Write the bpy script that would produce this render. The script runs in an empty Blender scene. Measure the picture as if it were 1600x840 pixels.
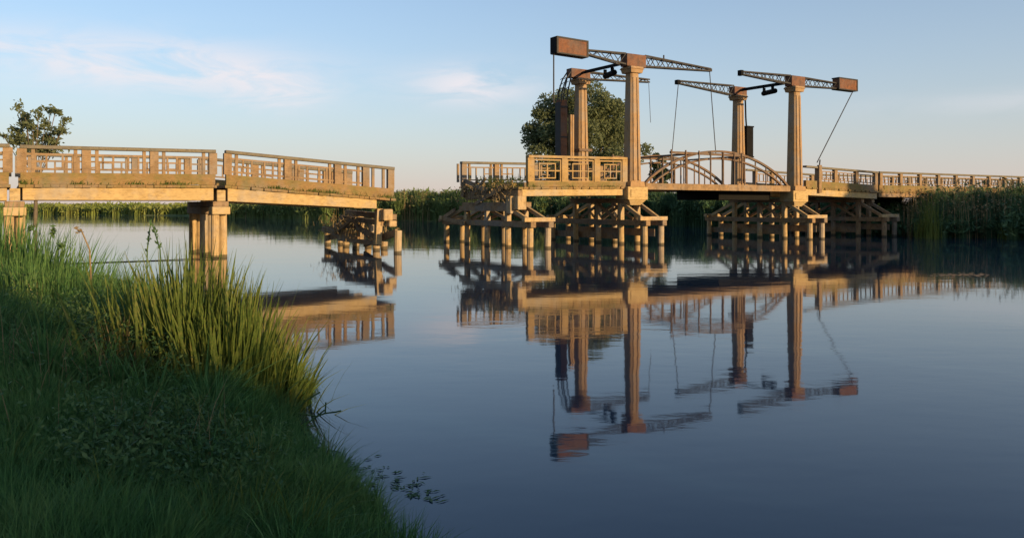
import bpy, math, random
import numpy as np
from mathutils import Vector
C = bpy.context.scene
COL = C.collection
R = math.radians

# ------------------------------------------------------------------ camera, sky, sun, exposure
EYE = 1.8                      # metres above the water
cam_d = bpy.data.cameras.new('camera')
cam = bpy.data.objects.new('camera', cam_d); COL.objects.link(cam)
cam.location = (0, 0, EYE); cam.rotation_euler = (R(90), 0, 0)
cam_d.sensor_width = 36; cam_d.lens = 1255 / 1600 * 36
cam_d.shift_y = -99 / 1600
cam_d.clip_start = 0.05; cam_d.clip_end = 9000
C.camera = cam

SUN_DIR = Vector((0.75, -0.66, 0)).normalized()
SUN_EL = R(9.5)
w = bpy.data.worlds.new('World'); C.world = w; w.use_nodes = True
nt = w.node_tree; nt.nodes.clear()
N = nt.nodes.new; L = nt.links.new
wo = N('ShaderNodeOutputWorld'); bg = N('ShaderNodeBackground'); sky = N('ShaderNodeTexSky')
sky.sky_type = 'NISHITA'; sky.sun_disc = False; sky.sun_elevation = SUN_EL
sky.sun_rotation = math.atan2(SUN_DIR.x, SUN_DIR.y)
sky.air_density = 1.0; sky.dust_density = 0.7; sky.ozone_density = 3.0; sky.altitude = 0
bg.inputs['Strength'].default_value = 0.15
def wmath(op, a, b=None, c=None):
    n = N('ShaderNodeMath'); n.operation = op
    for i, v in enumerate((a, b, c)):
        if v is None: continue
        if isinstance(v, (int, float)): n.inputs[i].default_value = v
        else: L(v, n.inputs[i])
    return n.outputs[0]
tc = N('ShaderNodeTexCoord'); sp = N('ShaderNodeSeparateXYZ'); L(tc.outputs['Generated'], sp.inputs[0])
az = wmath('ARCTAN2', sp.outputs[0], sp.outputs[1]); el = wmath('ARCSINE', sp.outputs[2])
cv = N('ShaderNodeCombineXYZ'); L(wmath('MULTIPLY', az, 9), cv.inputs[0]); L(wmath('MULTIPLY', el, 34), cv.inputs[1])
nz = N('ShaderNodeTexNoise'); nz.inputs['Scale'].default_value = 1.0; nz.inputs['Detail'].default_value = 5; nz.inputs['Roughness'].default_value = 0.6
nz.inputs['Distortion'].default_value = 0.6
L(cv.outputs[0], nz.inputs['Vector'])
def bump_at(a0, e0, wa, we):
    da = wmath('DIVIDE', wmath('SUBTRACT', az, a0), wa); de = wmath('DIVIDE', wmath('SUBTRACT', el, e0), we)
    q = wmath('ADD', wmath('MULTIPLY', da, da), wmath('MULTIPLY', de, de))
    return wmath('POWER', 2.718, wmath('MULTIPLY', q, -1.0))
m1 = bump_at(-0.42, 0.158, 0.16, 0.028)
m2 = bump_at(-0.05, 0.148, 0.07, 0.022)
m3 = bump_at(-0.28, 0.135, 0.05, 0.022)
m4 = bump_at(0.60, 0.11, 0.16, 0.012)
m5 = bump_at(-0.66, 0.165, 0.10, 0.02)
ms = wmath('ADD', m1, wmath('ADD', wmath('MULTIPLY', m2, 0.9), wmath('ADD', wmath('MULTIPLY', m3, 0.7), wmath('ADD', wmath('MULTIPLY', m4, 0.25), wmath('MULTIPLY', m5, 0.5)))))
mr = N('ShaderNodeMapRange'); mr.inputs[1].default_value = 0.34; mr.inputs[2].default_value = 0.56; L(nz.outputs['Fac'], mr.inputs[0])
cf = wmath('MULTIPLY', wmath('MULTIPLY', ms, mr.outputs[0]), 1.0)
cf.node.use_clamp = True
mx = N('ShaderNodeMix'); mx.data_type = 'RGBA'
L(cf, mx.inputs[0]); 
# ground-level dust band of the evening sky: warm veil low down
veil = N('ShaderNodeMix'); veil.data_type = 'RGBA'
vf = wmath('MULTIPLY', wmath('POWER', 2.718, wmath('MULTIPLY', wmath('ABSOLUTE', el), -3.8)), 0.80)
vf.node.use_clamp = True
L(vf, veil.inputs[0]); L(sky.outputs[0], veil.inputs[6]); veil.inputs[7].default_value = (2.55, 2.60, 2.75, 1)
veil2 = N('ShaderNodeMix'); veil2.data_type = 'RGBA'
vg = wmath('MULTIPLY', wmath('POWER', 2.718, wmath('MULTIPLY', wmath('ABSOLUTE', el), -20.0)), 0.9); vg.node.use_clamp = True
L(vg, veil2.inputs[0]); L(veil.outputs[2], veil2.inputs[6]); veil2.inputs[7].default_value = (3.0, 2.35, 2.0, 1)
L(veil2.outputs[2], mx.inputs[6]); mx.inputs[7].default_value = (3.75, 3.55, 3.7, 1)
L(mx.outputs[2], bg.inputs['Color']); L(bg.outputs[0], wo.inputs[0])

sd = bpy.data.lights.new('sun', 'SUN'); sd.energy = 4.4; sd.angle = R(0.6); sd.color = (1.0, 0.71, 0.38)
so = bpy.data.objects.new('sun', sd); COL.objects.link(so)
sdir = Vector((SUN_DIR.x * math.cos(SUN_EL), SUN_DIR.y * math.cos(SUN_EL), math.sin(SUN_EL)))
so.rotation_euler = sdir.to_track_quat('Z', 'Y').to_euler()
C.view_settings.view_transform = 'Standard'; C.view_settings.look = 'None'
C.view_settings.gamma = 1; C.view_settings.exposure = 0.65
C.cycles.max_bounces = 6; C.cycles.transparent_max_bounces = 8
C.cycles.use_denoising = True

# ------------------------------------------------------------------ materials
def mat(name, build):
    m = bpy.data.materials.new(name); m.use_nodes = True
    t = m.node_tree; p = t.nodes['Principled BSDF']; build(t, p); return m
def noise_node(t, scale, detail=4, rough=0.6, stretch=(1, 1, 1), obj=True):
    c = t.nodes.new('ShaderNodeTexCoord'); mp = t.nodes.new('ShaderNodeMapping'); mp.inputs['Scale'].default_value = stretch
    n = t.nodes.new('ShaderNodeTexNoise'); n.inputs['Scale'].default_value = scale; n.inputs['Detail'].default_value = detail; n.inputs['Roughness'].default_value = rough
    t.links.new(c.outputs['Object'], mp.inputs[0]); t.links.new(mp.outputs[0], n.inputs['Vector']); return n
def ramp(t, src, stops):
    r = t.nodes.new('ShaderNodeValToRGB'); e = r.color_ramp.elements
    while len(e) < len(stops): e.new(0.5)
    for q, (pos, c) in zip(e, stops): q.position = pos; q.color = (*c, 1)
    t.links.new(src, r.inputs[0]); return r
def mixc(t, f, a, b, mode='MIX'):
    m = t.nodes.new('ShaderNodeMix'); m.data_type = 'RGBA'; m.blend_type = mode
    if isinstance(f, float): m.inputs[0].default_value = f
    else: t.links.new(f, m.inputs[0])
    for i, v in ((6, a), (7, b)):
        if isinstance(v, tuple): m.inputs[i].default_value = (*v, 1)
        else: t.links.new(v, m.inputs[i])
    return m.outputs[2]
def weathered(name, ca, cb, cc, stretch=(1, 1, 6), scale=1.6, rough=0.85, bump=0.25, spec=0.25, dirt=(0.07, 0.055, 0.035), dirt_amt=(0.55, 0.75), k=(0.84, 0.81, 0.67), wet=False, grey=0.55):
    ca, cb, cc = [tuple(a * b_ for a, b_ in zip(c, k)) for c in (ca, cb, cc)]
    def b(t, p):
        n1 = noise_node(t, scale, 6, 0.65); n2 = noise_node(t, 5.0, 5, 0.7, stretch); n3 = noise_node(t, 0.9, 5, 0.75)
        c1 = ramp(t, n1.outputs['Fac'], [(0.3, ca), (0.52, cb), (0.72, cc)]).outputs[0]
        g = ramp(t, n2.outputs['Fac'], [(0.28, (0.40, 0.37, 0.34)), (0.46, (0.85, 0.84, 0.82)), (0.64, (1, 1, 1))]).outputs[0]
        c2 = mixc(t, 0.8, c1, g, 'MULTIPLY')
        d = ramp(t, n3.outputs['Fac'], [(dirt_amt[0], (0, 0, 0)), (dirt_amt[1], (0.8, 0.8, 0.8))]).outputs[0]
        c3 = mixc(t, d, c2, dirt)
        n4 = noise_node(t, 3.2, 7, 0.8, (stretch[1] * .5 + .6, stretch[0] * .5 + .6, 0.5 if stretch[2] <= 1 else 2.2)); st = ramp(t, n4.outputs['Fac'], [(0.56, (0, 0, 0)), (0.70, (0.75, 0.75, 0.75))]).outputs[0]
        c3 = mixc(t, st, c3, tuple(q * .45 for q in cc))
        n5 = noise_node(t, 0.55, 5, 0.7); gw = ramp(t, n5.outputs['Fac'], [(0.46, (0, 0, 0)), (0.62, (grey, grey, grey))]).outputs[0]
        lum = sum(cb) / 3; c3 = mixc(t, gw, c3, (lum * .98, lum * .90, lum * .78))
        if wet:                                     # tide mark: wet, algae-dark wood just above the water
            gc = t.nodes.new('ShaderNodeTexCoord'); gs = t.nodes.new('ShaderNodeSeparateXYZ'); t.links.new(gc.outputs['Object'], gs.inputs[0])
            ad = t.nodes.new('ShaderNodeMath'); ad.operation = 'MULTIPLY_ADD'; ad.inputs[1].default_value = -.16; t.links.new(n1.outputs['Fac'], ad.inputs[0]); t.links.new(gs.outputs[2], ad.inputs[2])
            wr = ramp(t, ad.outputs[0], [(0.0, (.8, .8, .8)), (0.03, (0, 0, 0))]); c3 = mixc(t, wr.outputs[0], c3, (0.035, 0.032, 0.018))
        t.links.new(c3, p.inputs['Base Color']); p.inputs['Roughness'].default_value = rough
        p.inputs['Specular IOR Level'].default_value = spec
        bp = t.nodes.new('ShaderNodeBump'); bp.inputs['Strength'].default_value = bump; bp.inputs['Distance'].default_value = 0.03
        t.links.new(n2.outputs['Fac'], bp.inputs['Height']); t.links.new(bp.outputs[0], p.inputs['Normal'])
    return mat(name, b)
M = {}
M['concrete'] = weathered('pale_concrete', (0.46, 0.32, 0.16), (0.56, 0.40, 0.21), (0.36, 0.235, 0.11), (1, 1, 3), 1.2, dirt=(0.20, 0.13, 0.06), dirt_amt=(0.56, 0.78))
M['rail'] = weathered('weathered_rail_wood', (0.27, 0.175, 0.105), (0.36, 0.24, 0.15), (0.17, 0.105, 0.062), (1, 1, 8), 2.2, dirt=(0.10, 0.07, 0.045), dirt_amt=(0.5, 0.72))
M['handrail'] = weathered('grey_handrail_wood', (0.17, 0.145, 0.115), (0.22, 0.19, 0.15), (0.12, 0.10, 0.08), (5, 5, 5), 2.0)
M['curb'] = weathered('mossy_curb', (0.24, 0.145, 0.065), (0.32, 0.20, 0.095), (0.16, 0.105, 0.042), (1, 1, 5), 1.6, dirt=(0.13, 0.12, 0.035), dirt_amt=(0.46, 0.66))
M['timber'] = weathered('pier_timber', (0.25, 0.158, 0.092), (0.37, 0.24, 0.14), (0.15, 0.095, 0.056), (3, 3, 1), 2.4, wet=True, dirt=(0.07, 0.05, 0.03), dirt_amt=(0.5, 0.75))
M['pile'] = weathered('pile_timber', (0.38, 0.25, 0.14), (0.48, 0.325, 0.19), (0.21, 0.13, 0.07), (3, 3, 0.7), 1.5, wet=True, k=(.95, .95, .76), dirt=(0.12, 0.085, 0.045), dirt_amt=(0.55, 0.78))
M['column'] = weathered('column_timber', (0.36, 0.215, 0.115), (0.44, 0.275, 0.15), (0.26, 0.15, 0.08), (4, 4, 0.5), 1.0, dirt=(0.22, 0.13, 0.07), dirt_amt=(0.58, 0.82))
M['rust'] = weathered('rusted_steel', (0.17, 0.068, 0.038), (0.23, 0.098, 0.055), (0.10, 0.045, 0.030), (1, 1, 1), 3.0, 0.8, dirt=(0.07, 0.035, 0.03), dirt_amt=(0.5, 0.7))
M['steel'] = weathered('dark_steel', (0.026, 0.025, 0.028), (0.040, 0.036, 0.038), (0.038, 0.026, 0.022), (1, 1, 1), 3.0, 0.6, dirt=(0.04, 0.035, 0.035))
M['black'] = weathered('black_and_shaded_steel', (0.010, 0.010, 0.012), (0.014, 0.014, 0.017), (0.009, 0.009, 0.010), (1, 1, 1), 3.0, 0.6, dirt=(0.01, 0.009, 0.009), spec=0.04)  # dark steel parts; also carries the shade of the far right weight
M['arch'] = weathered('red_brown_arch', (0.15, 0.088, 0.056), (0.20, 0.122, 0.08), (0.09, 0.055, 0.036), (1, 1, 1), 2.0, 0.75, dirt=(0.10, 0.065, 0.045))
M['weed'] = None
def plant_mat(name, stops, trans=0.35, scale=1.2, scale2=14.0, rough=0.6, sat=None):
    m = bpy.data.materials.new(name); m.use_nodes = True; t = m.node_tree; p = t.nodes['Principled BSDF']
    n1 = noise_node(t, scale, 3, 0.6); n2 = noise_node(t, scale2, 2, 0.5)
    av = t.nodes.new('ShaderNodeMath'); av.operation = 'MULTIPLY_ADD'; av.inputs[1].default_value = 0.5
    t.links.new(n1.outputs['Fac'], av.inputs[0]); h = t.nodes.new('ShaderNodeMath'); h.operation = 'MULTIPLY'; h.inputs[1].default_value = 0.5
    t.links.new(n2.outputs['Fac'], h.inputs[0]); t.links.new(h.outputs[0], av.inputs[2])
    r = ramp(t, av.outputs[0], stops)
    t.links.new(r.outputs[0], p.inputs['Base Color']); p.inputs['Roughness'].default_value = rough; p.inputs['Specular IOR Level'].default_value = 0.2
    tr = t.nodes.new('ShaderNodeBsdfTranslucent'); t.links.new(r.outputs[0], tr.inputs[0])
    mxs = t.nodes.new('ShaderNodeMixShader'); mxs.inputs[0].default_value = trans
    out = t.nodes['Material Output']
    t.links.new(p.outputs[0], mxs.inputs[1]); t.links.new(tr.outputs[0], mxs.inputs[2]); t.links.new(mxs.outputs[0], out.inputs[0])
    return m
M['grass'] = plant_mat('bank_grass', [(0.30, (0.026, 0.078, 0.020)), (0.46, (0.072, 0.160, 0.040)), (0.64, (0.16, 0.24, 0.065))], 0.35, 1.4)
M['reedgreen'] = plant_mat('fresh_reed', [(0.30, (0.050, 0.085, 0.016)), (0.5, (0.11, 0.145, 0.026)), (0.70, (0.24, 0.21, 0.055))], 0.35, 2.0, 30)
M['weedleaf'] = plant_mat('broad_weed', [(0.30, (0.026, 0.066, 0.020)), (0.48, (0.065, 0.125, 0.036)), (0.66, (0.15, 0.20, 0.065))], 0.3, 2.5, 25)
M['farreed'] = plant_mat('far_reed', [(0.32, (0.070, 0.105, 0.036)), (0.5, (0.125, 0.175, 0.052)), (0.68, (0.21, 0.22, 0.078))], 0.3, 0.10, 1.2)
M['darkreed'] = plant_mat('dark_reed', [(0.32, (0.030, 0.062, 0.026)), (0.5, (0.055, 0.102, 0.040)), (0.68, (0.11, 0.155, 0.056))], 0.15, 0.22, 1.6)
M['meadow'] = plant_mat('meadow_grass', [(0.3, (0.09, 0.13, 0.025)), (0.5, (0.15, 0.18, 0.035)), (0.7, (0.22, 0.22, 0.06))], 0.1, 0.05, 0.6)
M['leaf'] = plant_mat('tree_leaf', [(0.30, (0.10, 0.120, 0.055)), (0.5, (0.155, 0.178, 0.082)), (0.70, (0.22, 0.235, 0.11))], 0.5, 0.5, 2.5)
M['darkleaf'] = plant_mat('bush_leaf', [(0.30, (0.020, 0.036, 0.016)), (0.5, (0.038, 0.060, 0.024)), (0.70, (0.065, 0.085, 0.034))], 0.1, 0.8, 4)
M['dry'] = plant_mat('dry_stem', [(0.3, (0.14, 0.10, 0.045)), (0.5, (0.26, 0.18, 0.085)), (0.7, (0.38, 0.28, 0.14))], 0.2, 3.0, 20)
M['bark'] = weathered('bark', (0.12, 0.09, 0.065), (0.18, 0.14, 0.10), (0.08, 0.06, 0.045), (3, 3, 0.6), 3.0)
def _soil(t, p):
    n = noise_node(t, 1.5, 8, 0.7); r = ramp(t, n.outputs['Fac'], [(0.35, (0.018, 0.024, 0.010)), (0.55, (0.030, 0.046, 0.014)), (0.7, (0.055, 0.048, 0.026))])
    t.links.new(r.outputs[0], p.inputs['Base Color']); p.inputs['Roughness'].default_value = 0.95
M['soil'] = mat('bank_soil', _soil)
def _land(t, p):
    n = noise_node(t, 0.05, 8, 0.7); r = ramp(t, n.outputs['Fac'], [(0.35, (0.060, 0.085, 0.022)), (0.55, (0.11, 0.13, 0.03)), (0.7, (0.16, 0.16, 0.05))])
    t.links.new(r.outputs[0], p.inputs['Base Color']); p.inputs['Roughness'].default_value = 0.95
M['land'] = mat('far_land', _land)
def _water(t, p):
    p.inputs['Base Color'].default_value = (0.008, 0.024, 0.046, 1); p.inputs['Roughness'].default_value = 0.04
    p.inputs['IOR'].default_value = 1.333; p.inputs['Specular IOR Level'].default_value = 0.56
    n1 = noise_node(t, 0.9, 3, 0.5, (0.55, 1.0, 1)); n2 = noise_node(t, 3.6, 3, 0.55, (0.6, 1.1, 1)); n3 = noise_node(t, 0.11, 2, 0.5, (0.5, 1.3, 1))
    ms = ramp(t, n3.outputs['Fac'], [(0.40, (0.25, 0.25, 0.25)), (0.62, (1, 1, 1))])
    a = t.nodes.new('ShaderNodeMath'); a.operation = 'MULTIPLY_ADD'; a.inputs[1].default_value = 0.22
    t.links.new(n2.outputs['Fac'], a.inputs[0]); t.links.new(n1.outputs['Fac'], a.inputs[2])
    b = t.nodes.new('ShaderNodeMath'); b.operation = 'MULTIPLY'; t.links.new(a.outputs[0], b.inputs[0]); t.links.new(ms.outputs[0], b.inputs[1])
    bp = t.nodes.new('ShaderNodeBump'); bp.inputs['Strength'].default_value = 1.0; bp.inputs['Distance'].default_value = 0.0055
    t.links.new(b.outputs[0], bp.inputs['Height']); t.links.new(bp.outputs[0], p.inputs['Normal'])
M['water'] = mat('still_water', _water)

# ------------------------------------------------------------------ helpers
def tag(o, label=None, cat=None, group=None, kind=None):
    if label: o['label'] = label
    if cat: o['category'] = cat
    if group: o['group'] = group
    if kind: o['kind'] = kind
    return o
def empty(name, loc=(0, 0, 0), rz=0):
    o = bpy.data.objects.new(name, None); COL.objects.link(o); o.location = loc; o.rotation_euler = (0, 0, rz)
    o.empty_display_size = 0.3; return o
class MB:
    def __init__(s): s.v = []; s.f = []
    def hexa(s, pts):
        b = len(s.v); s.v += [tuple(p) for p in pts]
        s.f += [tuple(b + i for i in q) for q in ((0, 3, 2, 1), (4, 5, 6, 7), (0, 1, 5, 4), (1, 2, 6, 5), (2, 3, 7, 6), (3, 0, 4, 7))]
        return s
    def box(s, x0, x1, y0, y1, z0, z1):
        return s.hexa([(x0, y0, z0), (x1, y0, z0), (x1, y1, z0), (x0, y1, z0), (x0, y0, z1), (x1, y0, z1), (x1, y1, z1), (x0, y1, z1)])
    def slab(s, x0, x1, y0, y1, zl, zh):          # zl, zh are functions of x
        return s.hexa([(x0, y0, zl(x0)), (x1, y0, zl(x1)), (x1, y1, zl(x1)), (x0, y1, zl(x0)), (x0, y0, zh(x0)), (x1, y0, zh(x1)), (x1, y1, zh(x1)), (x0, y1, zh(x0))])
    def taper(s, cx, cy, z0, z1, a0, b0, a1, b1):
        return s.hexa([(cx - a0, cy - b0, z0), (cx + a0, cy - b0, z0), (cx + a0, cy + b0, z0), (cx - a0, cy + b0, z0),
                       (cx - a1, cy - b1, z1), (cx + a1, cy - b1, z1), (cx + a1, cy + b1, z1), (cx - a1, cy + b1, z1)])
    def bar(s, p, q, w, h, up=(0, 0, 1)):
        p = Vector(p); q = Vector(q); d = (q - p).normalized(); up = Vector(up)
        if abs(d.dot(up)) > 0.98: up = Vector((1, 0, 0))
        a = d.cross(up).normalized() * w / 2; b = a.cross(d).normalized() * h / 2
        return s.hexa([p - a - b, p + a - b, q + a - b, q - a - b, p - a + b, p + a + b, q + a + b, q - a + b])
    def tube(s, p, q, r0, r1=None, n=8, wob=0.0, rng=None):
        r1 = r0 if r1 is None else r1
        p = Vector(p); q = Vector(q); d = (q - p).normalized(); up = Vector((0, 0, 1)) if abs(d.z) < 0.95 else Vector((1, 0, 0))
        a = d.cross(up).normalized(); b = a.cross(d); k = len(s.v)
        for c, r in ((p, r0), (q, r1)):
            for i in range(n):
                t = 2 * math.pi * i / n; s.v.append(tuple(c + a * math.cos(t) * r + b * math.sin(t) * r))
        for i in range(n):
            j = (i + 1) % n; s.f.append((k + i, k + j, k + n + j, k + n + i))
        s.f.append(tuple(k + i for i in range(n))[::-1]); s.f.append(tuple(k + n + i for i in range(n))); return s
    def path(s, pts, r, n=6):
        for a, b in zip(pts[:-1], pts[1:]): s.tube(a, b, r, r, n)
        return s
    def build(s, name, m, parent=None, bevel=0.0):
        me = bpy.data.meshes.new(name); me.from_pydata(s.v, [], s.f); me.update(); me.materials.append(m)
        o = bpy.data.objects.new(name, me); COL.objects.link(o)
        if parent: o.parent = parent
        if bevel:
            bm = o.modifiers.new('bevel', 'BEVEL'); bm.width = bevel; bm.segments = 1; bm.limit_method = 'ANGLE'
        return o
def np_mesh(name, V, F, m, parent=None, smooth=False):      # V (n,3), F (k,4)
    me = bpy.data.meshes.new(name); V = np.asarray(V, dtype=np.float32); F = np.asarray(F, dtype=np.int32)
    me.vertices.add(len(V)); me.vertices.foreach_set('co', V.ravel())
    me.loops.add(F.size); me.loops.foreach_set('vertex_index', F.ravel())
    me.polygons.add(len(F)); me.polygons.foreach_set('loop_start', np.arange(0, F.size, 4, dtype=np.int32))
    me.polygons.foreach_set('loop_total', np.full(len(F), 4, dtype=np.int32))
    me.update(calc_edges=True); me.materials.append(m)
    o = bpy.data.objects.new(name, me); COL.objects.link(o)
    if parent: o.parent = parent
    return o
def blades(base, h, lean, width, rng, segs=3, droop=0.25):
    """tapered curved blades; base (n,3), h (n,), lean (n,2) horizontal offset at the tip, width (n,)"""
    n = len(base); ang = rng.uniform(0, 2 * np.pi, n); side = np.stack([np.cos(ang), np.sin(ang), np.zeros(n)], 1)
    V = np.zeros((n, segs + 1, 2, 3), dtype=np.float32)
    for i in range(segs + 1):
        t = i / segs
        c = base.copy(); c[:, 2] += h * (t - droop * t * t * np.linalg.norm(lean, axis=1) / np.maximum(h, .01)); c[:, :2] += lean * (t ** 1.8)[..., None] if False else lean * t ** 1.8
        wd = (width * (1 - t) ** 0.6 if i < segs else width * 0.06)[:, None] * side * 0.5
        V[:, i, 0] = c - wd; V[:, i, 1] = c + wd
    b = (np.arange(n) * (segs + 1) * 2)[:, None]; F = []
    for i in range(segs):
        F.append(b + np.array([2 * i, 2 * i + 1, 2 * i + 3, 2 * i + 2])[None])
    return V.reshape(-1, 3), np.concatenate(F, 0)
def leafcloud(P, size, rng, elong=1.6):
    """one small quad per point, random orientation"""
    n = len(P); a = rng.normal(size=(n, 3)); a /= np.linalg.norm(a, axis=1)[:, None]
    b = np.cross(a, rng.normal(size=(n, 3))); b /= np.linalg.norm(b, axis=1)[:, None]
    s = (size * rng.uniform(0.6, 1.3, n))[:, None] * 0.5
    V = np.stack([P - a * s * elong, P - b * s * 0.7 , P + a * s * elong, P + b * s * 0.7], 1)
    return V.reshape(-1, 3), np.arange(4 * n).reshape(n, 4)
def join(parts):
    Vs, Fs, k = [], [], 0
    for V, F in parts: Vs.append(V); Fs.append(F + k); k += len(V)
    return np.concatenate(Vs), np.concatenate(Fs)

# bridge frame: s runs along the bridge, t across it; its near edge line is t = 0
O = (5.7, 37.6); U = (0.845, 0.535); VV = (-0.535, 0.845); BR = math.atan2(U[1], U[0])
def W(s, t=0.0): return (O[0] + U[0] * s + VV[0] * t, O[1] + U[1] * s + VV[1] * t)
def S(px):                                          # where a sight line at that bearing meets the near edge
    k = (px - 800) / 1255; return (k * O[1] - O[0]) / (U[0] - U[1] * k)
def at(px, d): return ((px - 800) / 1255 * d, d)
def bempty(name, s, t=0.0): x, y = W(s, t); return empty(name, (x, y, 0), BR)
WD = 4.55                                           # deck width

# ------------------------------------------------------------------ water and land
rng = np.random.default_rng(4)
wb = MB(); wb.v = [(-5000, -60, 0), (5000, -60, 0), (5000, 6000, 0), (-5000, 6000, 0)]; wb.f = [(0, 1, 2, 3)]
tag(wb.build('water', M['water']), kind='structure')
# far shore, as bearing (pixels of the wide sheet) and distance
SH = [(-2600, 60), (-1400, 110), (-700, 150), (-200, 166), (40, 166), (290, 140), (350, 118), (500, 100), (640, 93), (700, 90), (850, 80), (1050, 70), (1150, 64), (1300, 58), (1400, 50), (1500, 47), (1700, 45), (2000, 47), (2300, 50), (2700, 52), (3600, 60), (5200, 80)]
def shore_d(px): return np.interp(px, [a for a, _ in SH], [b for _, b in SH])
pxs = np.concatenate([np.linspace(-2600, -200, 30), np.linspace(-180, 1780, 190), np.linspace(1800, 5200, 50)])
offs = [-1.5, 0.0, 1.2, 6, 25, 90, 400, 1500, 5500]; zs = [-0.6, -0.02, 0.22, 0.3, 0.35, 0.4, 0.5, 0.6, 0.8]
V = []; ncol = len(pxs)
for o_, z_ in zip(offs, zs):
    for i, p_ in enumerate(pxs):
        d = shore_d(p_) + o_ + (0.5 * math.sin(p_ * 0.05) + 0.4 * math.sin(p_ * 0.013 + 1) if o_ < 20 else 0)
        x, y = at(p_, d); V.append((x, y, z_))
F = [(r * ncol + i, r * ncol + i + 1, (r + 1) * ncol + i + 1, (r + 1) * ncol + i) for r in range(len(offs) - 1) for i in range(ncol - 1)]
tag(np_mesh('far_bank', V, F, M['land']), kind='structure')

# near bank: shoreline polyline in plan, land on its left
NS = [(-90, 19), (-30, 17.5), (-14, 16.6), (-10.2, 15.4), (-7.6, 13.9), (-5.6, 12.2), (-4.3, 11.0), (-3.2, 10.0), (-2.55, 8.9), (-2.15, 7.9), (-1.85, 6.7), (-1.62, 5.95), (-1.32, 5.45), (-0.98, 5.0), (-0.72, 4.5), (-0.55, 4.05), (-0.25, 3.45), (0.8, 2.7), (2.4, 2.0), (5, 1.0), (10, -1.5), (20, -5), (45, -12), (90, -20)]
NSa = np.array(NS)
def bank_sd(X, Y):
    """signed distance to the shoreline, positive on land"""
    P = np.stack([X, Y], -1); best = np.full(X.shape, 1e9); sg = np.zeros(X.shape)
    for a, b in zip(NSa[:-1], NSa[1:]):
        d = b - a; t = np.clip(((P - a) @ d) / (d @ d), 0, 1); q = a + t[..., None] * d; r = P - q; dist = np.hypot(r[..., 0], r[..., 1])
        cr = d[0] * (P[..., 1] - a[1]) - d[1] * (P[..., 0] - a[0])
        m = dist < best; best = np.where(m, dist, best); sg = np.where(m, np.where(cr < 0, 1, -1), sg)
    return best * sg + (.09 * np.sin(X * 5.1 + Y * 3.0) + .06 * np.sin(Y * 8.3 - X * 2) + .04 * np.sin(X * 13 + 1)) * np.exp(-np.abs(best))
def smooth(x): x = np.clip(x, 0, 1); return x * x * (3 - 2 * x)
def bank_z(X, Y):
    sdv = bank_sd(X, Y)
    z = np.where(sdv < 0, np.maximum(-0.8, sdv * 0.5 - 0.03), 0.02 + 0.20 * smooth(sdv / 0.6) + 0.10 * smooth(sdv / 3))
    z = z + 0.42 * smooth((-X - 1.6) / 4.5) * smooth(sdv / 3.0) * smooth((Y + 2) / 6)
    return z + 0.03 * np.sin(X * 2.3 + 1) * np.sin(Y * 1.9) * (sdv > 0)
gx = np.concatenate([np.linspace(-60, -13, 24), np.linspace(-12.6, 3, 120), np.linspace(3.5, 90, 50)])
gy = np.concatenate([np.linspace(-50, -2, 24), np.linspace(-1.7, 18, 130), np.linspace(18.6, 42, 24)])
GX, GY = np.meshgrid(gx, gy); GZ = bank_z(GX, GY)
V = np.stack([GX, GY, GZ], -1).reshape(-1, 3); nx = len(gx)
keep = bank_sd(GX, GY).reshape(-1) > -1.5
F = [(r * nx + i, r * nx + i + 1, (r + 1) * nx + i + 1, (r + 1) * nx + i) for r in range(len(gy) - 1) for i in range(nx - 1) if keep[r * nx + i] or keep[(r + 1) * nx + i + 1] or keep[r * nx + i + 1] or keep[(r + 1) * nx + i]]
tag(np_mesh('near_bank', V, F, M['soil']), kind='structure')

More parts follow.
